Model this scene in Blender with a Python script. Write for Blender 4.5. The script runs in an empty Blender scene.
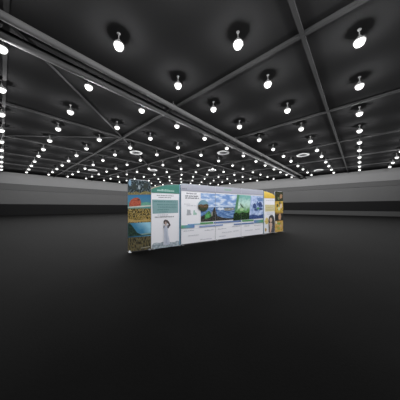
import bpy, bmesh, math, random
from mathutils import Vector, Matrix
R = math.radians
random.seed(7)
S = bpy.context.scene
COL = S.collection

# ------------------------------------------------------------------ measures (metres)
CAM_H = 1.49
CEIL = 7.64            # ceiling above floor
LAMP_Z = 7.22          # lamp centres above floor
LH = LAMP_Z - CAM_H
TH = R(41.86)          # heading of the hall's long seams, from straight ahead
E1 = Vector((math.sin(TH), math.cos(TH), 0))     # hall axis "along" (to the right-hand wall)
E2 = Vector((-math.cos(TH), math.sin(TH), 0))    # hall axis "across" (to the left-hand wall)
A_MAX, B_MAX, A_MIN, B_MIN = 41.4, 46.4, -14.0, -14.0
def hall(a, b, z=0.0):
    p = E1 * a + E2 * b
    return Vector((p.x, p.y, z))
HALL_ROT = math.atan2(E1.y, E1.x)

# ------------------------------------------------------------------ materials
def lin(c):
    c /= 255.0
    return c / 12.92 if c <= 0.04045 else ((c + 0.055) / 1.055) ** 2.4
def ink(r, g, b, k=0.78):
    m = (r + g + b) / 3.0
    r, g, b = (m + (c - m) * .86 for c in (r, g, b))
    return tuple(min(0.92, lin(v) / k) for v in (r, g, b)) + (1.0,)
MATS = {}
def newmat(name):
    m = bpy.data.materials.new(name); m.use_nodes = True
    nt = m.node_tree
    return m, nt, nt.nodes['Principled BSDF']
def plain(name, col, rough=0.6, metal=0.0, spec=0.5, var=0.0, scale=4.0):
    if name in MATS: return MATS[name]
    m, nt, b = newmat(name)
    b.inputs['Roughness'].default_value = rough
    b.inputs['Metallic'].default_value = metal
    b.inputs['Specular IOR Level'].default_value = spec
    if var:
        tc = nt.nodes.new('ShaderNodeTexCoord')
        n = nt.nodes.new('ShaderNodeTexNoise'); n.inputs['Scale'].default_value = scale; n.inputs['Detail'].default_value = 5
        nt.links.new(tc.outputs['Object'], n.inputs['Vector'])
        r = nt.nodes.new('ShaderNodeValToRGB')
        r.color_ramp.elements[0].position = .3; r.color_ramp.elements[1].position = .7
        r.color_ramp.elements[0].color = tuple(max(0, c * (1 - var)) for c in col[:3]) + (1,)
        r.color_ramp.elements[1].color = tuple(min(1, c * (1 + var)) for c in col[:3]) + (1,)
        nt.links.new(n.outputs['Fac'], r.inputs['Fac']); nt.links.new(r.outputs['Color'], b.inputs['Base Color'])
    else:
        b.inputs['Base Color'].default_value = tuple(col[:3]) + (1,)
    MATS[name] = m
    return m
def noise_print(name, cols, scale=(6, 6), detail=4, pos=None, rough=0.75):
    """printed picture texture: noise through a colour ramp, in the sheet's own metre UVs"""
    if name in MATS: return MATS[name]
    m, nt, b = newmat(name); b.inputs['Roughness'].default_value = rough; b.inputs['Specular IOR Level'].default_value = .2
    uv = nt.nodes.new('ShaderNodeUVMap')
    mp = nt.nodes.new('ShaderNodeMapping'); mp.inputs['Scale'].default_value = (scale[0], scale[1], 1)
    n = nt.nodes.new('ShaderNodeTexNoise'); n.inputs['Scale'].default_value = 1; n.inputs['Detail'].default_value = detail
    n.inputs['Roughness'].default_value = .6
    r = nt.nodes.new('ShaderNodeValToRGB')
    el = r.color_ramp.elements
    while len(el) < len(cols): el.new(.5)
    for i, c in enumerate(cols):
        el[i].position = pos[i] if pos else .3 + .4 * i / max(1, len(cols) - 1)
        el[i].color = c
    nt.links.new(uv.outputs['UV'], mp.inputs['Vector']); nt.links.new(mp.outputs['Vector'], n.inputs['Vector'])
    nt.links.new(n.outputs['Fac'], r.inputs['Fac']); nt.links.new(r.outputs['Color'], b.inputs['Base Color'])
    MATS[name] = m
    return m
def grad_print(name, cols, p0, p1, mix=0.12, scale=10, rough=0.75):
    """printed colour blend from p0 to p1 (metres on the sheet), broken up by a little noise"""
    if name in MATS: return MATS[name]
    m, nt, b = newmat(name); b.inputs['Roughness'].default_value = rough; b.inputs['Specular IOR Level'].default_value = .2
    N, Lk = nt.nodes.new, nt.links.new
    uv = N('ShaderNodeUVMap')
    d = Vector((p1[0] - p0[0], p1[1] - p0[1], 0)); L2 = d.length_squared
    sub = N('ShaderNodeVectorMath'); sub.operation = 'SUBTRACT'; sub.inputs[1].default_value = (p0[0], p0[1], 0)
    dot = N('ShaderNodeVectorMath'); dot.operation = 'DOT_PRODUCT'; dot.inputs[1].default_value = d / L2
    nz = N('ShaderNodeTexNoise'); nz.inputs['Scale'].default_value = scale; nz.inputs['Detail'].default_value = 4
    ma = N('ShaderNodeMath'); ma.operation = 'MULTIPLY_ADD'; ma.inputs[1].default_value = 2 * mix; ma.inputs[2].default_value = -mix
    ad = N('ShaderNodeMath'); ad.operation = 'ADD'
    r = N('ShaderNodeValToRGB'); el = r.color_ramp.elements
    while len(el) < len(cols): el.new(.5)
    for i, c in enumerate(cols):
        el[i].position = i / max(1, len(cols) - 1); el[i].color = c
    Lk(uv.outputs['UV'], sub.inputs[0]); Lk(sub.outputs['Vector'], dot.inputs[0]); Lk(uv.outputs['UV'], nz.inputs['Vector'])
    Lk(nz.outputs['Fac'], ma.inputs[0]); Lk(ma.outputs['Value'], ad.inputs[0]); Lk(dot.outputs['Value'], ad.inputs[1])
    Lk(ad.outputs['Value'], r.inputs['Fac']); Lk(r.outputs['Color'], b.inputs['Base Color'])
    MATS[name] = m
    return m

M_CEIL = plain('ceiling_grey', (.0088, .0088, .009), 1.0, spec=0.0, var=.12, scale=.35)
M_SEAM = plain('beam_grey', (.018, .018, .0184), .9, spec=.03)
M_PIPE = plain('pipe_grey', (.038, .038, .0385), .8, spec=.1)
M_VENT = plain('vent_grey', (.28, .28, .283), .7, spec=.2)
M_VENTM = plain('vent_mid', (.05, .05, .051), .8, spec=.2)
M_VENTD = plain('vent_dark', (.012, .012, .012), .9, spec=.1)
M_HOUS = plain('lamp_housing', (.16, .16, .16), .6)
M_ALU = plain('aluminium', (.22, .24, .27), .5, metal=.3)
M_FOOT = plain('foot_grey', (.16, .165, .175), .6)
M_FOOTW = plain('foot_white', (.75, .77, .8), .5)
M_BACK = plain('fabric_back', (.30, .31, .33), .9)

# ------------------------------------------------------------------ mesh helpers
def link(name, bm, mat, parent=None, smooth=False):
    me = bpy.data.meshes.new(name)
    bm.normal_update(); bm.to_mesh(me); bm.free()
    if isinstance(mat, (list, tuple)):
        for m in mat: me.materials.append(m)
    else: me.materials.append(mat)
    if smooth:
        for p in me.polygons: p.use_smooth = True
    o = bpy.data.objects.new(name, me); COL.objects.link(o)
    if parent: o.parent = parent
    return o
def box(bm, x0, x1, y0, y1, z0, z1, bev=0.0):
    r = bmesh.ops.create_cube(bm, size=1)
    vs = r['verts']
    for v in vs:
        v.co = Vector(((x0 + x1) / 2 + v.co.x * (x1 - x0), (y0 + y1) / 2 + v.co.y * (y1 - y0), (z0 + z1) / 2 + v.co.z * (z1 - z0)))
    if bev:
        es = list({e for v in vs for e in v.link_edges})
        bmesh.ops.bevel(bm, geom=es, offset=bev, segments=2, affect='EDGES')
def lathe(bm, prof, n=16, cx=0, cy=0):
    rings = []
    for r, z in prof:
        rings.append([bm.verts.new((cx + r * math.cos(2 * math.pi * k / n), cy + r * math.sin(2 * math.pi * k / n), z)) for k in range(n)] if r > 1e-6 else [bm.verts.new((cx, cy, z))])
    for a, b in zip(rings, rings[1:]):
        for k in range(n):
            k2 = (k + 1) % n
            if len(a) == 1 and len(b) == 1: continue
            if len(a) == 1: bm.faces.new((a[0], b[k2], b[k]))
            elif len(b) == 1: bm.faces.new((a[k], a[k2], b[0]))
            else: bm.faces.new((a[k], a[k2], b[k2], b[k]))
    bmesh.ops.recalc_face_normals(bm, faces=bm.faces)
def tube(bm, p, q, r, n=12):
    p, q = Vector(p), Vector(q); d = q - p
    res = bmesh.ops.create_cone(bm, cap_ends=True, segments=n, radius1=r, radius2=r, depth=d.length)
    rot = Vector((0, 0, 1)).rotation_difference(d.normalized()).to_matrix()
    for v in res['verts']: v.co = rot @ v.co + (p + q) / 2
def empty(name, label, cat, loc=(0, 0, 0), rz=0.0, group=None):
    o = bpy.data.objects.new(name, None); COL.objects.link(o)
    o.location = loc; o.rotation_euler = (0, 0, rz); o.empty_display_size = .2
    o['label'] = label; o['category'] = cat
    if group: o['group'] = group
    return o
def struct(name, bm, mat, label=None):
    o = link(name, bm, mat); o['kind'] = 'structure'
    if label: o['label'] = label
    return o
def hallbox(a0, a1, b0, b1, z0, z1):
    """box squared to the hall's axes; returns a bmesh in world space"""
    bm = bmesh.new(); box(bm, a0, a1, b0, b1, z0, z1)
    bm.transform(Matrix.Rotation(HALL_ROT, 4, 'Z'))
    return bm

# ------------------------------------------------------------------ the hall
def floor_material():
    m, nt, b = newmat('black_floor')
    N, Lk = nt.nodes.new, nt.links.new
    tc = N('ShaderNodeTexCoord')
    n1 = N('ShaderNodeTexNoise'); n1.inputs['Scale'].default_value = .9; n1.inputs['Detail'].default_value = 6
    r = N('ShaderNodeValToRGB')
    r.color_ramp.elements[0].position = .3; r.color_ramp.elements[1].position = .75
    r.color_ramp.elements[0].color = (.0004, .0004, .0004, 1); r.color_ramp.elements[1].color = (.0014, .0014, .0014, 1)
    Lk(tc.outputs['Object'], n1.inputs['Vector']); Lk(n1.outputs['Fac'], r.inputs['Fac'])
    Lk(r.outputs['Color'], b.inputs['Base Color'])
    b.inputs['Roughness'].default_value = 1.0
    b.inputs['Specular IOR Level'].default_value = .055
    n2 = N('ShaderNodeTexNoise'); n2.inputs['Scale'].default_value = 40; n2.inputs['Detail'].default_value = 3
    bp = N('ShaderNodeBump'); bp.inputs['Strength'].default_value = .25; bp.inputs['Distance'].default_value = .01
    Lk(tc.outputs['Object'], n2.inputs['Vector']); Lk(n2.outputs['Fac'], bp.inputs['Height']); Lk(bp.outputs['Normal'], b.inputs['Normal'])
    return m
T = .3
struct('floor', hallbox(A_MIN - T, A_MAX + T, B_MIN - T, B_MAX + T, -.2, 0), floor_material(), 'black matt floor of the exhibition hall')
struct('ceiling', hallbox(A_MIN - T, A_MAX + T, B_MIN - T, B_MAX + T, CEIL, CEIL + .2), M_CEIL, 'dark grey hall ceiling')
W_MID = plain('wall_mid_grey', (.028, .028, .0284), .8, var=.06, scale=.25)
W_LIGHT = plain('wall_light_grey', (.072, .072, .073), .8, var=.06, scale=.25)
W_DULL = plain('wall_dull_grey', (.021, .021, .0215), .8)  # duller paint of the strip under the fascia
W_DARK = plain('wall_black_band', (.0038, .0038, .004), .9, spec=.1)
W_FLOORTONE = plain('wall_floor_tone_grey', (.012, .012, .0123), .8)  # added band: carries the far floor's grey up the right wall
struct('wall_left', hallbox(A_MIN, A_MAX, B_MAX, B_MAX + T, 0, CEIL), W_MID, 'long grey banded wall on the left')
struct('wall_right', hallbox(A_MAX, A_MAX + T, B_MIN, B_MAX + T, 0, CEIL), W_MID, 'long grey banded wall on the right')
struct('wall_front', hallbox(A_MIN, A_MAX, B_MIN - T, B_MIN, 0, CEIL), W_MID)
struct('wall_back', hallbox(A_MIN - T, A_MIN, B_MIN - T, B_MAX + T, 0, CEIL), W_MID)
# banding of the two seen walls: fascia, dull strip, black dado; right foot has an added floor-toned band
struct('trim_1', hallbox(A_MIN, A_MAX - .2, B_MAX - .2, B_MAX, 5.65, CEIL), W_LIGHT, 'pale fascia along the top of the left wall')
struct('trim_2', hallbox(A_MIN, A_MAX - .1, B_MAX - .1, B_MAX, 4.55, 5.65), W_DULL, 'dull grey strip under the left fascia')
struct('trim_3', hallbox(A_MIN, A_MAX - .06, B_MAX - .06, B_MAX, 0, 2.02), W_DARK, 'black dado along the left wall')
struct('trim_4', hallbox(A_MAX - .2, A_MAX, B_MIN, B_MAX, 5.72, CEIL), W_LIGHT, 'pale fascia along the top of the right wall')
struct('trim_5', hallbox(A_MAX - .1, A_MAX, B_MIN, B_MAX - .2, 4.9, 5.72), W_DULL, 'dull grey strip under the right fascia')
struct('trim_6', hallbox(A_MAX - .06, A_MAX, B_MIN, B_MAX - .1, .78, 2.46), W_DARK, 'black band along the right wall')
struct('trim_7', hallbox(A_MAX - .08, A_MAX, B_MIN, B_MAX - .1, 0, .78), W_FLOORTONE, 'added grey band at the foot of the right wall, toned like the floor')

# ceiling seams (shallow beams), every seven metres both ways
k = 8
for a in (.1, 7.1, 13.9, 21.1, 28.1, 35.1):
    struct('trim_%d' % k, hallbox(a - .065, a + .065, B_MIN, B_MAX - .2, CEIL - .12, CEIL), M_SEAM); k += 1
for b in (-5.5, 1.5, 15.5, 22.6, 29.6, 36.6):
    struct('trim_%d' % k, hallbox(A_MIN, A_MAX - .2, b - .065, b + .065, CEIL - .115, CEIL), M_SEAM); k += 1
# diagonal braces at the bay corner
for (a0, b0), (a1, b1) in (((7.1, 15.5), (.1, 22.6)), ((7.1, 15.5), (.1, 8.6)), ((13.9, 22.6), (7.1, 15.5))):
    bm = bmesh.new(); tube(bm, hall(a0, b0, CEIL - .06), hall(a1, b1, CEIL - .06), .05, 6)
    struct('trim_%d' % k, bm, M_SEAM); k += 1

# the twin pipes
def pipe(b, r, label):
    root = empty('ceiling_pipe', label, 'pipe', hall(13.7, b, CEIL - .32), HALL_ROT)
    bm = bmesh.new(); tube(bm, (A_MIN - 13.7 + .02, 0, 0), (A_MAX - 13.7 - .22, 0, 0), r, 20)
    link('pipe', bm, M_PIPE, root, True)
    for x in (-21, -14, -7, 0, 7, 14, 21):
        bm = bmesh.new(); tube(bm, (x - .04, 0, 0), (x + .04, 0, 0), r + .03, 20)
        box(bm, x - .02, x + .02, -.02, .02, r, .32)
        link('hanger', bm, M_PIPE, root)
pipe(9.0, .17, 'thick grey pipe under the ceiling, the farther of the twin pipes')
pipe(8.1, .13, 'grey pipe under the ceiling, the nearer and thinner of the twin pipes')

# round ceiling vents
def make_vent():
    root = empty('ceiling_vent', '', 'vent')
    bm = bmesh.new(); lathe(bm, [(.50, -.02), (.66, -.10), (.64, -.16), (.56, -.17), (.44, -.10), (.44, -.02)], 32); link('outer_ring', bm, M_VENT, root, True)
    bm = bmesh.new(); lathe(bm, [(.24, -.02), (.36, -.11), (.34, -.14), (.28, -.13), (.18, -.04)], 28); link('inner_ring', bm, M_VENTM, root, True)
    bm = bmesh.new(); lathe(bm, [(0, -.11), (.10, -.10), (.13, -.07), (.05, -.02), (.05, .0)], 20); link('hub', bm, M_VENTM, root, True)
    bm = bmesh.new(); lathe(bm, [(0, -.015), (.5, -.015), (.5, 0)], 28); link('throat', bm, M_VENTD, root)
    return root
def copy_tree(o):
    c = o.copy(); COL.objects.link(c)
    for ch in o.children:
        d = ch.copy(); COL.objects.link(d); d.parent = c
    return c
VENTS = [((10.0, 18.5), 'round pale ceiling vent, leftmost of the three larger ones'),
         ((16.5, 11.3), 'round pale ceiling vent beside the twin pipes, above the display wall'),
         ((23.4, 4.9), 'round pale ceiling vent right of the twin pipes, the larger right-hand one'),
         ((10.0, 32.6), 'small far ceiling vent above the left wall fascia'),
         ((16.6, 25.2), 'small far ceiling vent above the teal banner'),
         ((23.1, 18.0), 'small far ceiling vent above the display wall, left of the twin pipes'),
         ((34.8, 5.0), 'small far ceiling vent near the right wall fascia')]
v0 = make_vent()
for i, ((a, b), lab) in enumerate(VENTS):
    o = v0 if i == 0 else copy_tree(v0)
    o.location = hall(a, b, CEIL); o['label'] = lab; o['group'] = 'round ceiling vents'

# pendant lamps
LAMP_E = 2.2
LAMP_W = 262.0
def bulb_material():
    m = bpy.data.materials.new('lamp_glow'); m.use_nodes = True
    nt = m.node_tree; nt.nodes.clear()
    e = nt.nodes.new('ShaderNodeEmission'); e.inputs['Color'].default_value = (1, .99, .98, 1); e.inputs['Strength'].default_value = LAMP_E
    out = nt.nodes.new('ShaderNodeOutputMaterial'); nt.links.new(e.outputs[0], out.inputs['Surface'])
    return m
def make_lamp():
    root = empty('pendant_lamp', '', 'lamp')
    bm = bmesh.new(); lathe(bm, [(0, -.17), (.07, -.16), (.125, -.12), (.155, -.06), (.16, 0), (.14, .04), (.10, .07)], 16)
    link('bulb', bm, bulb_material(), root, True)
    bm = bmesh.new(); lathe(bm, [(.185, -.01), (.18, .02), (.15, .07), (.08, .13), (.045, .20), (0, .21)], 14); link('housing', bm, M_HOUS, root, True)
    bm = bmesh.new(); tube(bm, (0, 0, .2), (0, 0, CEIL - LAMP_Z - .02), .016, 8); link('stem', bm, M_HOUS, root)
    bm = bmesh.new(); lathe(bm, [(0, CEIL - LAMP_Z - .03), (.05, CEIL - LAMP_Z - .025), (.06, CEIL - LAMP_Z)], 14); link('canopy', bm, M_HOUS, root, True)
    sp = bpy.data.lights.new('lamp_light', 'POINT'); sp.energy = LAMP_W; sp.shadow_soft_size = .08
    so = bpy.data.objects.new('lamp_light', sp); COL.objects.link(so); so.parent = root; so.location = (0, 0, -.27)
    return root
ua = [-.0, .485, .969, 1.445, 1.973, 2.555, 3.131, 3.697, 4.204, 4.788, 5.311, 5.87, 6.43, 6.98]
ub = [-.56, 0.0, .555, 1.11, 1.677, 2.264, 2.87, 3.469, 4.071, 4.674, 5.287, 5.893, 6.5, 7.1, 7.7]
ORD = ['first', 'second', 'third', 'fourth', 'fifth', 'sixth', 'seventh', 'eighth', 'ninth', 'tenth', 'eleventh', 'twelfth', 'thirteenth', 'fourteenth', 'fifteenth']
def in_frame(p):
    if p.y < .5: return False
    u = 200 + 178 * p.x / p.y; v = 207 - 178 * (p.z - CAM_H) / p.y
    return -3 < u < 403 and -3 < v < 403
l0 = make_lamp(); used = False
PIPE_B = 8.97 * LH / (CEIL - CAM_H)
left_rows = [b for b in ub if b * LH > 9.0]; right_rows = [b for b in ub if b * LH <= 9.0][::-1]
for b in ub:
    side, rank = ('left', left_rows.index(b)) if b in left_rows else ('right', right_rows.index(b))
    n = 0
    for a in ua:
        p = hall(a * LH, b * LH, LAMP_Z)
        seen = in_frame(p)
        if not seen and p.y < -3: continue
        if a * LH > A_MAX - 3.5 or b * LH > B_MAX - 3.9: continue
        o = copy_tree(l0) if used else l0
        used = True
        o.location = p; o['group'] = 'pendant lamps in rows under the ceiling'
        if seen:
            o['label'] = 'glowing white pendant lamp, %s from the near end, %s row %s of twin pipes' % (ORD[n], ORD[rank], side)
            n += 1
        else:
            o['label'] = 'pendant lamp of the ceiling rows, beyond the edges of the picture'

# ------------------------------------------------------------------ the display
# s runs along the display from its left end, z up from the floor
ANG = math.atan2(178, 268)                   # display's heading, measured from the picture's right
D0 = Vector((-2.36, 5.836, 0)); DD = Vector((math.cos(ANG), math.sin(ANG), 0))
def on(u, v):
    """photo position -> (s, z) on the display's face"""
    kx = (u - 200) / 178.0
    s = (kx * D0.y - D0.x) / (DD.x - DD.y * kx)
    h = 73.2 - .2155 * (u - 128)
    return (s, 2.4 * (252.5 - .134 * (u - 128) - v) / h)
def S_(u): return on(u, 200)[0]
def clip(poly, lo, hi):
    def half(pts, x, keep_right):
        out = []
        for i, p in enumerate(pts):
            q = pts[(i + 1) % len(pts)]
            pi = (p[0] >= x) if keep_right else (p[0] <= x)
            qi = (q[0] >= x) if keep_right else (q[0] <= x)
            if pi: out.append(p)
            if pi != qi:
                t = (x - p[0]) / (q[0] - p[0]); out.append((x, p[1] + t * (q[1] - p[1])))
        return out
    poly = half(poly, lo, True)
    return half(poly, hi, False) if len(poly) > 2 else []
class Sheet:
    """one printed sheet: flat shapes of ink on one mesh, clipped to the sheet's width"""
    def __init__(self, lo, hi, s0):
        self.lo, self.hi, self.s0 = lo, hi, s0; self.bm = bmesh.new(); self.mats = []; self.n = 0
        self.uv = self.bm.loops.layers.uv.new('UVMap')
    def poly(self, pts, mat, up=None):
        pts = clip(pts, self.lo, self.hi)
        if len(pts) < 3: return
        if mat not in self.mats: self.mats.append(mat)
        self.n += 1
        y = -.0006 * (self.n if up is None else up)
        vs = [self.bm.verts.new((p[0] - self.s0, y, p[1])) for p in pts]
        f = self.bm.faces.new(vs); f.material_index = self.mats.index(mat)
        f.normal_update()
        if f.normal.y > 0: f.normal_flip()
        for l in f.loops: l[self.uv].uv = (l.vert.co.x + self.s0, l.vert.co.z)
    def rect(self, s0, s1, z0, z1, mat, up=None): self.poly([(s0, z0), (s1, z0), (s1, z1), (s0, z1)], mat, up)
    def px(self, pts, mat, up=None): self.poly([on(*p) for p in pts], mat, up)
    def blob(self, u, v, ru, rv, mat, n=16, wob=0.0, rng=random, up=None):
        self.px([(u + ru * (1 + wob * rng.uniform(-1, 1)) * math.cos(2 * math.pi * k / n), v + rv * (1 + wob * rng.uniform(-1, 1)) * math.sin(2 * math.pi * k / n)) for k in range(n)], mat, up)
    def script(self, s0, s1, z, h, mat, rng, gap=.35):
        """a line of small illegible print: word after word of little strokes"""
        s = s0; self.n += 1; lev = self.n
        while s < s1:
            for _ in range(rng.randint(3, 8)):
                w = h * rng.uniform(.28, .62)
                if s + w > s1: break
                hh = h * rng.choice((.7, .7, .72, 1.0))
                self.rect(s, s + w * .8, z, z + hh, mat, up=lev); s += w
            s += h * gap
            if s1 - s < h: break
        self.n = lev
    def done(self, name, parent, y=0.0):
        o = link(name, self.bm, self.mats, parent); o.location.y = y
        return o

W = ink(214, 214, 223)
M_WHITE = plain('print_white', W, .75, spec=.2)
M_TEXT = plain('print_grey_text', ink(105, 108, 116), .75, spec=.2)
M_DTEXT = plain('print_dark_text', ink(72, 76, 90), .75, spec=.2)
M_FAINT = plain('print_faint_text', ink(172, 174, 184), .75, spec=.2)
M_STRIP = grad_print('print_lavender_strip', [ink(160, 162, 176), ink(148, 150, 166)], (0, 2.4), (0, 2.13), .15, 3)
M_TEAL = plain('print_teal', ink(62, 124, 112), .75, spec=.2, var=.06)
M_TEALBOX = plain('print_teal_box', ink(116, 152, 156), .75, spec=.2, var=.05)
M_TEALTXT = plain('print_teal_text', ink(82, 128, 126), .75, spec=.2)
M_EDGE = plain('print_blue_edge', ink(96, 136, 162), .75, spec=.2)
M_BLUE = plain('print_blue_bar', ink(92, 120, 172), .75, spec=.2)
M_LBLUE = plain('print_light_blue_bar', ink(128, 150, 196), .75, spec=.2)
M_GREEN = plain('print_green_bar', ink(80, 148, 88), .75, spec=.2)
M_LTEXT = plain('print_pale_text', ink(150, 186, 178), .75, spec=.2)
M_YEL = grad_print('print_yellow', [ink(205, 165, 50), ink(222, 188, 78)], (0, 2.0), (0, 2.35), .3, 4)
M_CREAM = plain('print_cream_box', ink(196, 188, 146), .75, spec=.2, var=.05)
M_CTXT = plain('print_cream_text', ink(170, 154, 92), .75, spec=.2)
M_BLACK = plain('print_black', ink(24, 24, 22), .75, spec=.2)
M_TAN = plain('print_tan', ink(170, 152, 120), .75, spec=.2)

def rounded(s0, s1, z0, z1, r, n=6):
    pts = [(s0, z0), (s1, z0)]
    for k in range(n + 1):
        t = math.pi / 2 * k / n; pts.append((s1 - r + r * math.cos(t), z1 - r + r * math.sin(t)))
    for k in range(n + 1):
        t = math.pi / 2 + math.pi / 2 * k / n; pts.append((s0 + r + r * math.cos(t), z1 - r + r * math.sin(t)))
    return pts
def slab(name, pts, s0, y0, y1, mat, parent):
    bm = bmesh.new()
    f = bm.faces.new([bm.verts.new((p[0] - s0, y0, p[1])) for p in pts])
    r = bmesh.ops.extrude_face_region(bm, geom=[f])
    for v in r['geom']:
        if isinstance(v, bmesh.types.BMVert): v.co.y = y1
    bmesh.ops.recalc_face_normals(bm, faces=bm.faces)
    return link(name, bm, mat, parent)
def tube_frame(name, pts, s0, y, r, mat, parent):
    cu = bpy.data.curves.new(name, 'CURVE'); cu.dimensions = '3D'; cu.bevel_depth = r; cu.bevel_resolution = 2
    sp = cu.splines.new('POLY'); sp.points.add(len(pts) - 1); sp.use_cyclic_u = True
    for i, p in enumerate(pts): sp.points[i].co = (p[0] - s0, y, p[1], 1)
    tmp = bpy.data.objects.new('t', cu); COL.objects.link(tmp)
    dg = bpy.context.evaluated_depsgraph_get()
    me = bpy.data.meshes.new_from_object(tmp.evaluated_get(dg))
    bpy.data.objects.remove(tmp); me.materials.clear(); me.materials.append(mat); me.name = name
    o = bpy.data.objects.new(name, me); COL.objects.link(o); o.parent = parent
    return o
def foot(x, parent, mat=None):
    bm = bmesh.new(); box(bm, x - .04, x + .04, -.10, .14, 0, .014, .005)
    box(bm, x - .02, x + .02, -.012, .05, .012, .05, .004)
    return link('foot', bm, mat or M_FOOT, parent)
def unit(name, label, cat, u0, u1, outline=None, feet=(0, 1), group=None):
    """a free-standing stretched-fabric frame; returns (root, s at left, s at right)"""
    s0, s1 = S_(u0), S_(u1)
    c = D0 + DD * s0
    root = empty(name, label, cat, (c.x, c.y, 0), ANG, group)
    g = .013
    pts = outline(s0 + g, s1 - g) if outline else rounded(s0 + g, s1 - g, .03, 2.4, .05)
    tube_frame('frame', pts, s0, .022, .0115, M_ALU, root)
    slab('fabric_back', pts, s0, .004, .04, M_BACK, root)
    if 0 in feet: foot(.06, root, M_FOOTW if u0 < 128 else None)
    if 1 in feet: foot(s1 - s0 - .06, root)
    return root, s0, s1

# ---- left picture tower -------------------------------------------------------------
rng = random.Random(3)
def pic(root, s0, s1, z0, z1, base, name='picture', cut=None):
    sh = Sheet(s0 + .004, s1 - .004, s0)
    sh.poly(cut if cut else [(s0, z0), (s1, z0), (s1, z1), (s0, z1)], base)
    return sh
t, a, b = unit('picture_tower', 'tall photo tower at the far left end with a red coral picture', 'display tower', 127.7, 150.95,
               lambda p, q: rounded(p, q, .03, 2.4, .13), (0, 1))
w = b - a
top = rounded(a + .01, b - .01, 1.925, 2.395, .125)
sh = pic(t, a, b, 1.92, 2.4, noise_print('print_lake_wood', [ink(20, 28, 32), ink(40, 52, 54), ink(88, 104, 114), ink(150, 162, 164)], (26, 14), 6, (.36, .5, .6, .72)), cut=top)
sh.blob(130, 183, 1.3, 3.2, plain('print_pale_blue', ink(104, 140, 168), .75), 12, .2, rng)
sh.px([(128, 194), (128.5, 192), (132, 193), (136, 191.5), (140, 193.2), (145, 191), (150.5, 192.2), (151.5, 194.5), (128, 195)], noise_print('print_ochre_shrub', [ink(60, 62, 44), ink(150, 136, 84)], (22, 22), 4))
sh.blob(139, 187, .7, 2.0, plain('print_mist', ink(150, 164, 172), .75), 10, .3, rng)
sh.blob(134.5, 186.5, 2.2, 3, plain('print_deep_green', ink(34, 46, 42), .75), 14, .3, rng)
sh.blob(145.5, 186.3, 2.6, 3, MATS['print_deep_green'], 14, .3, rng)
sh.done('picture', t)['label'] = 'photo of a dark wooded lake'
sh = pic(t, a, b, 1.44, 1.92, grad_print('print_sea', [ink(70, 132, 128), ink(60, 118, 148), ink(46, 104, 152)], (0, 1.5), (0, 1.9), .2, 9))
sh.px([(129, 206.5), (129.2, 203), (131, 200), (134, 198), (137.5, 197.6), (140, 199), (141, 202), (140.6, 206.6)], noise_print('print_coral', [ink(112, 44, 36), ink(168, 74, 54), ink(186, 100, 74)], (26, 22), 5))
sh.blob(138.5, 199.7, 1.2, 1.0, plain('print_coral_dark', ink(78, 48, 42), .75), 10, .2, rng)
sh.px([(141, 203), (146, 202), (151.5, 203), (151.5, 206.5), (141, 206.6)], plain('print_reef_green', ink(78, 142, 124), .75, var=.2, scale=9))
sh.px([(128, 208), (128, 206.7), (136, 206.2), (151.5, 205), (151.5, 206.4), (140, 207.3)], plain('print_sand', ink(176, 180, 172), .75, var=.1, scale=9))
sh.done('picture', t)['label'] = 'photo of a red coral in blue sea'
sh = pic(t, a, b, .96, 1.44, noise_print('print_reeds', [ink(20, 24, 22), ink(66, 62, 40), ink(176, 144, 62), ink(100, 108, 104)], (30, 14), 3, (.4, .47, .56, .66)))
sh.px([(128, 222.3), (128, 219.6), (131, 219), (136, 220.2), (140, 220), (145, 219), (151.5, 219.6), (151.5, 221), (140, 221.8)], noise_print('print_dry_grass', [ink(136, 112, 58), ink(186, 156, 92)], (26, 20), 4))
sh.done('picture', t)['label'] = 'photo of yellow reeds'
sh = pic(t, a, b, .48, .96, grad_print('print_deep_blue', [ink(28, 70, 96), ink(52, 118, 156), ink(132, 184, 206)], (.1, .5), (.62, .95), .18, 5))
sh.px([(128, 223), (129.5, 223.4), (132, 225.5), (134.5, 229), (137, 232.5), (141, 234.6), (147, 234.2), (151.5, 233.6), (151.5, 235), (128, 236.5)], noise_print('print_kelp', [ink(18, 28, 34), ink(30, 52, 44), ink(52, 86, 66)], (18, 14), 4))
sh.px([(140, 234), (146, 232.9), (151.4, 232.9), (151.4, 234), (142, 235)], plain('print_seabed', ink(104, 136, 132), .75, var=.2, scale=14))
sh.done('picture', t)['label'] = 'blue underwater photo with dark kelp'
sh = pic(t, a, b, .02, .48, noise_print('print_marsh', [ink(34, 34, 30), ink(66, 62, 44), ink(112, 98, 58), ink(62, 76, 76)], (30, 9), 3, (.4, .48, .56, .66)))
sh.px([(141, 247.8), (150, 246.2), (150, 246.9), (141, 248.5)], plain('print_caption', ink(142, 142, 130), .75))
sh.done('picture', t)['label'] = 'photo of brown marsh grass'

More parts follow.
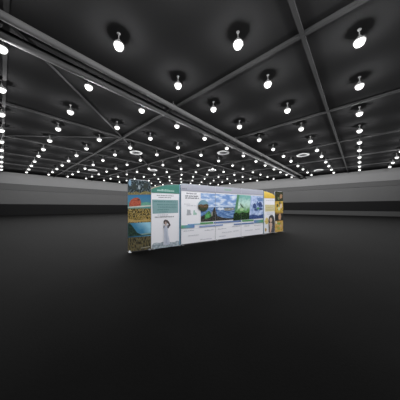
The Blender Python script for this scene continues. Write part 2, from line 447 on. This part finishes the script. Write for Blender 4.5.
# ---- teal banner ----------------------------------------------------------------------
def left_wave(p, q):
    w = q - p
    return [(p, .03), (q, .03), (q, 2.35), (p + .75 * w, 2.33), (p + .5 * w, 2.295), (p + .25 * w, 2.245), (p + .1 * w, 2.195), (p, 2.155)]
t, a, b = unit('banner_stand', 'white banner with curved teal heading and a woman in a pale dress', 'banner', 151.0, 180.4, left_wave, (0, 1))
sh = Sheet(a + .008, b - .05, a)
wv = left_wave(a, b)
sh.poly(wv, M_WHITE)
sh.px([(152, 199.6), (178.2, 200.2), (178.2, 212.9), (152.6, 213.8)], M_TEALBOX)
for v, u0, u1, m, h in ((196.1, 156.5, 174.5, M_TEXT, .035), (198.0, 158.5, 172, M_TEXT, .035), (202.3, 153.5, 176.5, M_TEALTXT, .05), (205.2, 157, 177, M_TEALTXT, .04),
                        (207.6, 158, 177, M_TEALTXT, .04), (210.3, 157, 169, M_TEALTXT, .045), (212.2, 159, 168, M_TEALTXT, .03), (215.4, 157.5, 168.5, M_FAINT, .04), (217.4, 154.8, 174, M_TEXT, .045)):
    s, z = on((u0 + u1) / 2, v); sh.script(S_(u0), S_(u1), z, h, m, rng)
sh.px([(151.8, 246), (153, 243.6), (156, 242.6), (160, 242.9), (164, 241.4), (169, 242), (174, 242.4), (177, 240.6), (179.5, 241.6), (179.6, 246), (152, 250)], noise_print('print_cloud_bank', [ink(176, 184, 192), ink(140, 154, 166), ink(96, 112, 118)], (12, 14), 4, (.35, .5, .68)))
sh.done('fabric', t)['label'] = 'white printed fabric with teal text box'
sh = Sheet(a + .008, b - .05, a)
sh.poly([(a, 2.0), (b, 2.0)] + wv[2:], M_TEAL)
sh.poly([(a, 2.11), (a + .1 * (b - a), 2.17), (a + .25 * (b - a), 2.225), (a + .4 * (b - a), 2.27), (a + .25 * (b - a), 2.245), (a + .1 * (b - a), 2.195), (a, 2.155)], M_TAN)
s, z = on(165.5, 191.6)
sh.script(S_(157), S_(174.3), z, .085, M_LTEXT, random.Random(5), .05)
sh.done('heading', t, -.01)['label'] = 'curved teal heading with pale lettering'
sh = Sheet(a + .008, b - .05, a)
M_DRESS = grad_print('print_dress', [ink(188, 192, 204), ink(162, 170, 190), ink(196, 200, 210)], (1.2, .3), (1.5, .35), .3, 8)
M_SKIN = plain('print_skin', ink(168, 146, 138), .75); M_HAIR = plain('print_hair', ink(70, 60, 60), .75)
sh.px([(163.6, 226.5), (166, 225.4), (168, 226.6), (167.8, 230), (168.2, 235), (169.3, 240), (170.2, 243.6), (167, 245), (163, 244.6), (163.6, 239), (164, 233)], M_DRESS)
sh.px([(165.7, 231), (166.3, 231), (166.6, 243), (165.5, 243)], plain('print_dress_fold', ink(150, 160, 180), .75))
sh.px([(163.4, 225.6), (164.2, 224.4), (164.6, 226.2), (164.1, 228.6), (163.2, 227.6)], plain('print_sleeve', ink(112, 118, 134), .75))
sh.px([(167.2, 225), (168.5, 224.8), (169.8, 225.6), (168.4, 228.4), (167, 227.8)], plain('print_arm_dark', ink(86, 84, 94), .75))
sh.px([(165.4, 220.2), (167, 219.8), (168.8, 221.8), (170.4, 225), (169.8, 226.4), (168.2, 224), (166.8, 222.4)], M_HAIR)
sh.blob(165.2, 222, 1.9, 2.4, M_HAIR, 14)
sh.blob(165.6, 223, 1.0, 1.5, M_SKIN, 12)
sh.px([(165.3, 224), (166.2, 224), (166.4, 226), (165.1, 226)], M_SKIN)
sh.done('portrait', t, -.012)['label'] = 'woman in a pale dress, one arm behind her head'
bm = bmesh.new(); box(bm, b - a - .055, b - a - .004, -.012, -.001, .03, 2.36)
link('edge_strip', bm, M_EDGE, t)['label'] = 'blue-grey vertical edge strip'

# ---- the three-panel back wall ---------------------------------------------------------
WALL_L = [(181.0, 215.3), (215.3, 241.0), (241.0, 263.2)]
LAB = ['white display panel with round landscape picture and grey text, left third of the back wall',
       'white display panel with the blue sea and sky, middle third of the back wall',
       'white display panel with green slanted picture and blue flower, right third of the back wall']
PA, PB = on(200.7, 207)[0], S_(263.2)
M_SKY = noise_print('print_sky', [ink(92, 130, 190), ink(132, 162, 208), ink(198, 208, 226)], (2.4, 7), 5, (.38, .5, .62))
M_SEA = noise_print('print_ocean', [ink(52, 86, 142), ink(82, 122, 176), ink(150, 174, 206)], (4, 16), 4, (.38, .52, .68))
M_ROCK = noise_print('print_rock', [ink(22, 26, 26), ink(46, 46, 44), ink(96, 90, 80)], (11, 13), 5)
M_LEAF = noise_print('print_foliage', [ink(24, 56, 34), ink(54, 118, 64), ink(120, 178, 104)], (12, 14), 5)
M_ISLE = noise_print('print_islands', [ink(66, 70, 74), ink(120, 120, 110), ink(190, 194, 200)], (14, 20), 4)
M_GTOP = grad_print('print_green_slant', [ink(30, 76, 32), ink(84, 140, 76), ink(176, 208, 200), ink(104, 164, 158)], (0, .95), (0, 2.0), .3, 7)
M_GDARK = noise_print('print_dark_foliage', [ink(12, 24, 18), ink(24, 50, 28), ink(84, 136, 50)], (12, 14), 5, (.38, .55, .7))
M_FLOW = noise_print('print_periwinkle', [ink(116, 140, 188), ink(152, 172, 212), ink(186, 198, 224)], (5, 5), 4, (.36, .5, .66))
M_NAVY = noise_print('print_navy_petals', [ink(24, 36, 74), ink(44, 66, 122), ink(84, 112, 168)], (14, 14), 4)
M_SLATE = plain('print_slate', ink(60, 74, 92), .75)
M_TEALLINE = plain('print_teal_line', ink(70, 140, 142), .75)
def slope(u0, u1, v0, h):     # a level bar: left end's middle at (u0, v0), h metres tall
    s0, z = on(u0, v0)
    return [(s0, z - h / 2), (S_(u1), z - h / 2), (S_(u1), z + h / 2), (s0, z + h / 2)]
for i, (u0, u1) in enumerate(WALL_L):
    t, a, b = unit('display_panel', LAB[i], 'display panel', u0, u1, None, (0, 1) if i == 2 else (0,), 'panels of the display back wall')
    rng = random.Random(11)
    sh = Sheet(a + .008, b - .008, a)
    sh.rect(a + .008, b - .008, .035, 2.39, M_WHITE)
    # headline, text and icons
    for v, ua_, ub_, m, h in ((194.2, 186.5, 198, M_DTEXT, .05), (196.8, 185, 199.2, M_TEXT, .06), (198.8, 185, 199.2, M_TEXT, .06), (204.6, 184, 190.5, M_FAINT, .04), (206.2, 186.5, 197, M_FAINT, .04)):
        sh.script(S_(ua_), S_(ub_), on((ua_ + ub_) / 2, v)[1], h, m, rng)
    sh.px([(187, 209.6), (190.4, 210), (190.6, 213), (191.4, 214), (191.2, 215), (186.4, 215.4), (187, 213)], plain('print_icon_grey', ink(152, 156, 164), .75, var=.1, scale=12))
    sh.px([(193.4, 210.6), (194.6, 210), (195, 212.4), (196.6, 213), (196.6, 214.8), (193.2, 215)], plain('print_icon_green', ink(142, 180, 168), .75, var=.1, scale=12))
    for uu, vv, uw in ((183.5, 231.6, 194), (188, 236.4, 199), (204.5, 230.8, 213.6), (200, 240.2, 212), (218, 229.5, 227), (219, 237, 226), (232, 227, 240), (233, 231.5, 239), (222, 233, 232), (244, 226.5, 250), (245, 231, 253), (254, 226, 261), (255, 229.8, 260)):
        sh.script(S_(uu), S_(uw), on(uu, vv)[1], .045, M_FAINT, rng)
    sh.done('fabric', t)['label'] = 'white printed fabric'
    # grey heading strip
    sh = Sheet(a + .008, b - .008, a)
    sh.poly(rounded(a + .008, b - .008, 2.13, 2.392, .04), M_STRIP)
    sh.script(S_(181.8), S_(187), on(184, 189.3)[1], .05, M_TEXT, rng)
    sh.script(S_(224.3), S_(231.2), on(227.5, 190.6)[1], .085, plain('print_green_name', ink(112, 158, 132), .75), rng, .1)
    sh.done('heading_strip', t, -.012)['label'] = 'grey heading strip'
    # the picture band
    sh = Sheet(a + .008, b - .008, a)
    sh.rect(PA, PB, .91, 2.07, M_SKY)
    sh.px([(200.7, 207.2), (238, 206.4), (238, 219), (200.7, 222)], M_SEA)
    sh.px([(200.7, 206.2), (238, 205.2), (238, 206.8), (200.7, 207.6)], plain('print_horizon_haze', ink(172, 190, 216), .75, var=.08, scale=3))
    sh.px([(217, 209.2), (219, 207.4), (221, 208.2), (223, 207.4), (224, 209.4), (220, 210.4)], plain('print_foam', ink(190, 200, 216), .75))
    sh.px([(223.5, 209.6), (225, 208), (228, 207.6), (231, 207.9), (233.5, 207.4), (234.5, 209.6), (229, 210.9), (225, 210.8)], M_ISLE)
    sh.px([(200.7, 216.6), (204, 215), (208, 216.2), (212, 215), (218, 216.2), (224, 218), (230, 218.2), (234, 218.3), (234, 219.5), (200.7, 222)], M_ROCK)
    sh.px([(208.5, 220), (211, 215), (213.2, 209.2), (214.4, 207), (215.3, 209), (216.4, 213), (217.6, 217.6), (218, 220)], M_ROCK)
    sh.px([(204.6, 219), (204.9, 214.4), (207, 212.6), (209, 210.4), (210.6, 213), (211.4, 216), (209, 218.2)], M_LEAF)
    sh.blob(207.5, 216, 2.2, 1.6, plain('print_bright_leaf', ink(74, 160, 84), .75), 12, .3, rng)
    sh.blob(211.9, 214, .6, 2.4, plain('print_driftwood', ink(150, 150, 142), .75), 10, .2, rng)
    # slanted green picture
    sh.px([(237, 194.6), (250.8, 195.6), (249, 218.9), (233.2, 220.4)], M_GTOP)
    sh.px([(233.4, 214), (236, 212.2), (239, 213.6), (243, 212), (246, 213.2), (249.4, 211.4), (249, 219.4), (233, 220.6)], M_GDARK)
    sh.px([(237, 195), (239.4, 195), (237.4, 208), (235, 213), (234.2, 213)], plain('print_moss', ink(70, 128, 92), .75, var=.25, scale=9))
    sh.blob(238.8, 207.2, .7, 1.6, plain('print_white_petal', ink(196, 214, 204), .75), 10, .2, rng)
    sh.px([(239.6, 203.2), (241, 204), (243.6, 207.4), (243, 208.4), (240.8, 206.4)], plain('print_green_wing', ink(56, 92, 62), .75))
    sh.blob(241.6, 209.4, 1.8, 1.6, plain('print_pale_leaf', ink(150, 190, 132), .75), 12, .2, rng)
    # blue flower picture
    sh.px([(250.8, 195.6), (263.2, 197.2), (263.2, 218), (249, 219)], M_FLOW)
    sh.px([(257, 197.8), (262.9, 198), (262.9, 201), (258.6, 201.6), (257.2, 200)], plain('print_mid_blue', ink(86, 118, 172), .75, var=.15, scale=9))
    sh.blob(254.6, 206, 1.8, 2.6, M_NAVY, 12, .25, rng); sh.blob(260, 204.6, 2.5, 2.6, M_NAVY, 12, .3, rng)
    sh.blob(257.4, 203.6, .9, 2.4, plain('print_iris_blue', ink(64, 92, 150), .75), 12, .2, rng)
    sh.blob(255.8, 209.8, 2.0, 1.3, M_NAVY, 12, .3, rng); sh.blob(260.2, 209, 2.0, 1.6, M_NAVY, 12, .3, rng)
    sh.blob(257.9, 208.4, 1.3, 1.2, plain('print_flower_green', ink(66, 136, 84), .75), 12, .15, rng)
    sh.px([(249.2, 215.4), (253, 214.4), (258, 215.6), (263.2, 213.8), (263.2, 218.2), (249, 219.2)], M_NAVY)
    sh.done('picture_band', t, -.004)['label'] = ['landscape photo with rocks and plants', 'photo of sea and pale sky', 'slanted green and blue flower photos'][i]
    if i == 0:   # the round inset picture
        sh = Sheet(a, b, a)
        sh.blob(202.9, 205.7, 5.25, 5.6, plain('print_inset_sky', ink(98, 142, 162), .75, var=.12, scale=5), 32)
        ring = [(202.9 + 5.25 * math.cos(R(x)), 205.7 + 5.6 * math.sin(R(x))) for x in range(0, 181, 9)]
        sh.px(ring + [(198.2, 205), (200.5, 204.2), (203, 204.8), (206, 204), (208, 204.8)], noise_print('print_inset_land', [ink(40, 42, 34), ink(90, 72, 52), ink(140, 104, 72)], (8, 22), 4))
        ring = [(202.9 + 5.2 * math.cos(R(x)), 205.7 + 5.55 * math.sin(R(x))) for x in range(15, 171, 8)]
        sh.px(ring + [(199, 206.8), (202, 208.4), (205, 208)], noise_print('print_inset_dark', [ink(26, 32, 26), ink(50, 58, 40), ink(74, 96, 58)], (10, 12), 4))
        sh.done('round_picture', t, -.028)['label'] = 'round landscape picture'
    # the coloured bars below the picture
    sh = Sheet(a + .008, b - .008, a)
    sh.poly(slope(181.0, 194.3, 227.0, .12), grad_print('print_bar_blend', [ink(92, 158, 112), ink(92, 150, 176), ink(92, 122, 184)], (S_(181), 0), (S_(194), 0), .03, 4))
    sh.poly(slope(187.5, 200, 224.7, .04), grad_print('print_thin_blend', [ink(100, 130, 190), ink(100, 168, 178)], (S_(187), 0), (S_(200), 0), .03, 4))
    sh.poly(slope(200, 213, 223.5, .075), M_GREEN)
    sh.poly(slope(199.2, 222.7, 226.6, .06), M_LBLUE)
    sh.poly(slope(213.6, 241, 222.7, .07), M_BLUE)
    sh.poly(slope(233.6, 253.4, 224.4, .06), M_BLUE)
    sh.poly(slope(241.8, 253.4, 220.9, .07), M_GREEN)
    sh.poly(slope(253.8, 263.2, 221.6, .16), grad_print('print_bar_blend_two', [ink(88, 118, 182), ink(90, 140, 150), ink(84, 150, 92)], (S_(253.8), 0), (S_(262.6), 0), .03, 4))
    sh.done('colour_bars', t, -.016)['label'] = 'blue and green bars'

# ---- yellow banner ----------------------------------------------------------------------
def right_wave(p, q):
    w = q - p
    return [(p, .03), (q, .03), (q, 2.13), (p + .9 * w, 2.18), (p + .75 * w, 2.235), (p + .5 * w, 2.295), (p + .25 * w, 2.33), (p, 2.35)]
t, a, b = unit('banner_stand', 'white banner with curved yellow heading and a dark-haired woman', 'banner', 263.5, 274.85, right_wave, (0, 1))
sh = Sheet(a + .03, b - .008, a)
wv = right_wave(a, b)
sh.poly(wv, M_WHITE)
sh.rect(S_(265), S_(274.8), 1.24, 1.62, M_CREAM)
for z, u0, u1, m, h in ((1.84, 266, 274, M_FAINT, .05), (1.53, 265.5, 274, M_CTXT, .05), (1.44, 265.5, 273, M_CTXT, .04), (1.35, 265.5, 274, M_CTXT, .04), (1.27, 266, 272, M_CTXT, .03), (1.14, 266.5, 273.5, M_FAINT, .05), (1.06, 267, 273, M_FAINT, .04)):
    sh.script(S_(u0), S_(u1), z, h, m, rng)
sh.done('fabric', t)['label'] = 'white printed fabric with cream text box'
sh = Sheet(a + .03, b - .008, a)
sh.poly([(a, 1.98), (b, 1.98)] + wv[2:], M_YEL)
sh.done('heading', t, -.008)['label'] = 'curved yellow heading'
sh = Sheet(a + .03, b - .008, a)
M_SK2 = plain('print_skin_warm', ink(190, 160, 140), .75); M_HR2 = noise_print('print_dark_hair', [ink(40, 40, 42), ink(78, 76, 76)], (20, 8), 3)
M_FL = noise_print('print_yellow_flower', [ink(170, 140, 62), ink(206, 178, 96), ink(208, 198, 160)], (14, 14), 4)
sh.blob(266.6, 221.4, 1.9, 3.2, M_FL, 12, .25, rng)
sh.blob(265.6, 229.6, .9, 1.9, plain('print_gold_leaf', ink(176, 142, 64), .75), 10, .2, rng)
sh.px([(268.6, 232.4), (268.4, 227), (268.2, 220), (269, 216.6), (270.6, 214.9), (272.4, 215), (273.7, 217), (274.4, 221), (274.6, 227), (274.4, 232)], M_HR2)
sh.px([(269.4, 233), (269.6, 227), (269, 223.4), (270.2, 222.4), (272, 223), (272.2, 226), (271.4, 229), (270.8, 232.6)], M_SK2)
sh.blob(270.7, 220, 1.25, 2.3, M_SK2, 14)
sh.px([(271.8, 226), (273.2, 224), (274.2, 228), (273.8, 232), (271.6, 232.4)], plain('print_dark_top', ink(70, 74, 84), .75))
sh.done('portrait', t, -.010)['label'] = 'dark-haired woman with yellow flowers'
bm = bmesh.new(); box(bm, .004, .036, -.012, -.001, .03, 2.34)
link('edge_strip', bm, M_EDGE, t)['label'] = 'blue-grey vertical edge strip'

# ---- right picture tower ------------------------------------------------------------------
t, a, b = unit('picture_tower', 'tall photo tower at the far right end with yellow and black pictures', 'display tower', 274.95, 283.0,
               lambda p, q: rounded(p, q, .03, 2.4, .06), (0, 1))
sh = pic(t, a, b, 1.83, 2.4, noise_print('print_dark_jungle', [ink(16, 18, 14), ink(40, 48, 28), ink(74, 70, 40)], (9, 9), 4), cut=rounded(a + .01, b - .01, 1.835, 2.395, .055))
sh.blob(281, 196.6, 1.4, 2.2, plain('print_tan_shape', ink(146, 108, 74), .75, var=.2, scale=9), 12, .2, rng)
sh.blob(278.6, 198.4, 1.0, 1.4, plain('print_olive', ink(84, 92, 52), .75), 12, .2, rng)
sh.done('picture', t)['label'] = 'dark photo with a tan shape'
sh = pic(t, a, b, 1.155, 1.83, noise_print('print_yellow_field', [ink(136, 108, 36), ink(186, 150, 50), ink(204, 180, 92)], (8, 8), 4))
sh.blob(279.8, 203.2, .9, 1.6, plain('print_leaf_dark', ink(60, 74, 34), .75), 12, .2, rng)
sh.blob(277.4, 205.6, 1.0, 1.7, MATS['print_leaf_dark'], 12, .2, rng)
sh.blob(280.9, 206, .9, 2.3, plain('print_petal_pink', ink(204, 184, 168), .75), 12, .2, rng)
sh.blob(279, 208.6, 1.1, 2.0, plain('print_petal_mint', ink(186, 198, 156), .75), 12, .2, rng)
sh.done('picture', t)['label'] = 'yellow photo with pale flower'
sh = pic(t, a, b, .68, 1.155, plain('print_black_ground', ink(26, 25, 24), .75, var=.3, scale=6))
sh.px([(278.6, 219.6), (278.4, 216.4), (279.4, 213.4), (280.6, 213.6), (281.2, 216), (280.6, 219.8)], plain('print_peach', ink(184, 140, 104), .75, var=.12, scale=9))
sh.px([(275.5, 213.6), (282.9, 212.4), (282.9, 213.2), (275.5, 214.4)], plain('print_ochre', ink(140, 102, 40), .75))
sh.done('picture', t)['label'] = 'black photo with a peach figure'
sh = pic(t, a, b, .03, .68, noise_print('print_fruit', [ink(150, 108, 44), ink(192, 150, 64), ink(190, 172, 116)], (8, 8), 4))
sh.blob(278.8, 223.6, 1.7, 1.3, plain('print_fruit_leaf', ink(108, 148, 66), .75), 12, .2, rng)
sh.blob(278.6, 228.4, 1.3, 1.6, plain('print_fruit_green', ink(142, 152, 66), .75), 12, .2, rng)
sh.blob(280.6, 226, 1.1, 1.3, plain('print_fruit_rose', ink(196, 152, 112), .75), 12, .2, rng)
sh.blob(276.2, 222.6, .7, 1.4, plain('print_fruit_pale', ink(196, 200, 184), .75), 10, .2, rng)
sh.done('picture', t)['label'] = 'yellow photo of leaves and fruit'

# ------------------------------------------------------------------ world, camera, view
wd = bpy.data.worlds.new('world'); S.world = wd; wd.use_nodes = True
wd.node_tree.nodes['Background'].inputs['Color'].default_value = (0, 0, 0, 1)
cam = bpy.data.cameras.new('camera'); co = bpy.data.objects.new('camera', cam); COL.objects.link(co)
co.location = (0, 0, CAM_H); co.rotation_euler = (R(90), 0, 0)
cam.sensor_fit = 'HORIZONTAL'; cam.sensor_width = 36; cam.lens = 36 * 178 / 400
cam.shift_y = 7 / 400.0; cam.clip_end = 300
S.camera = co
S.view_settings.view_transform = 'Standard'; S.view_settings.look = 'None'
S.view_settings.exposure = 0; S.view_settings.gamma = 1; S.view_settings.use_curve_mapping = False
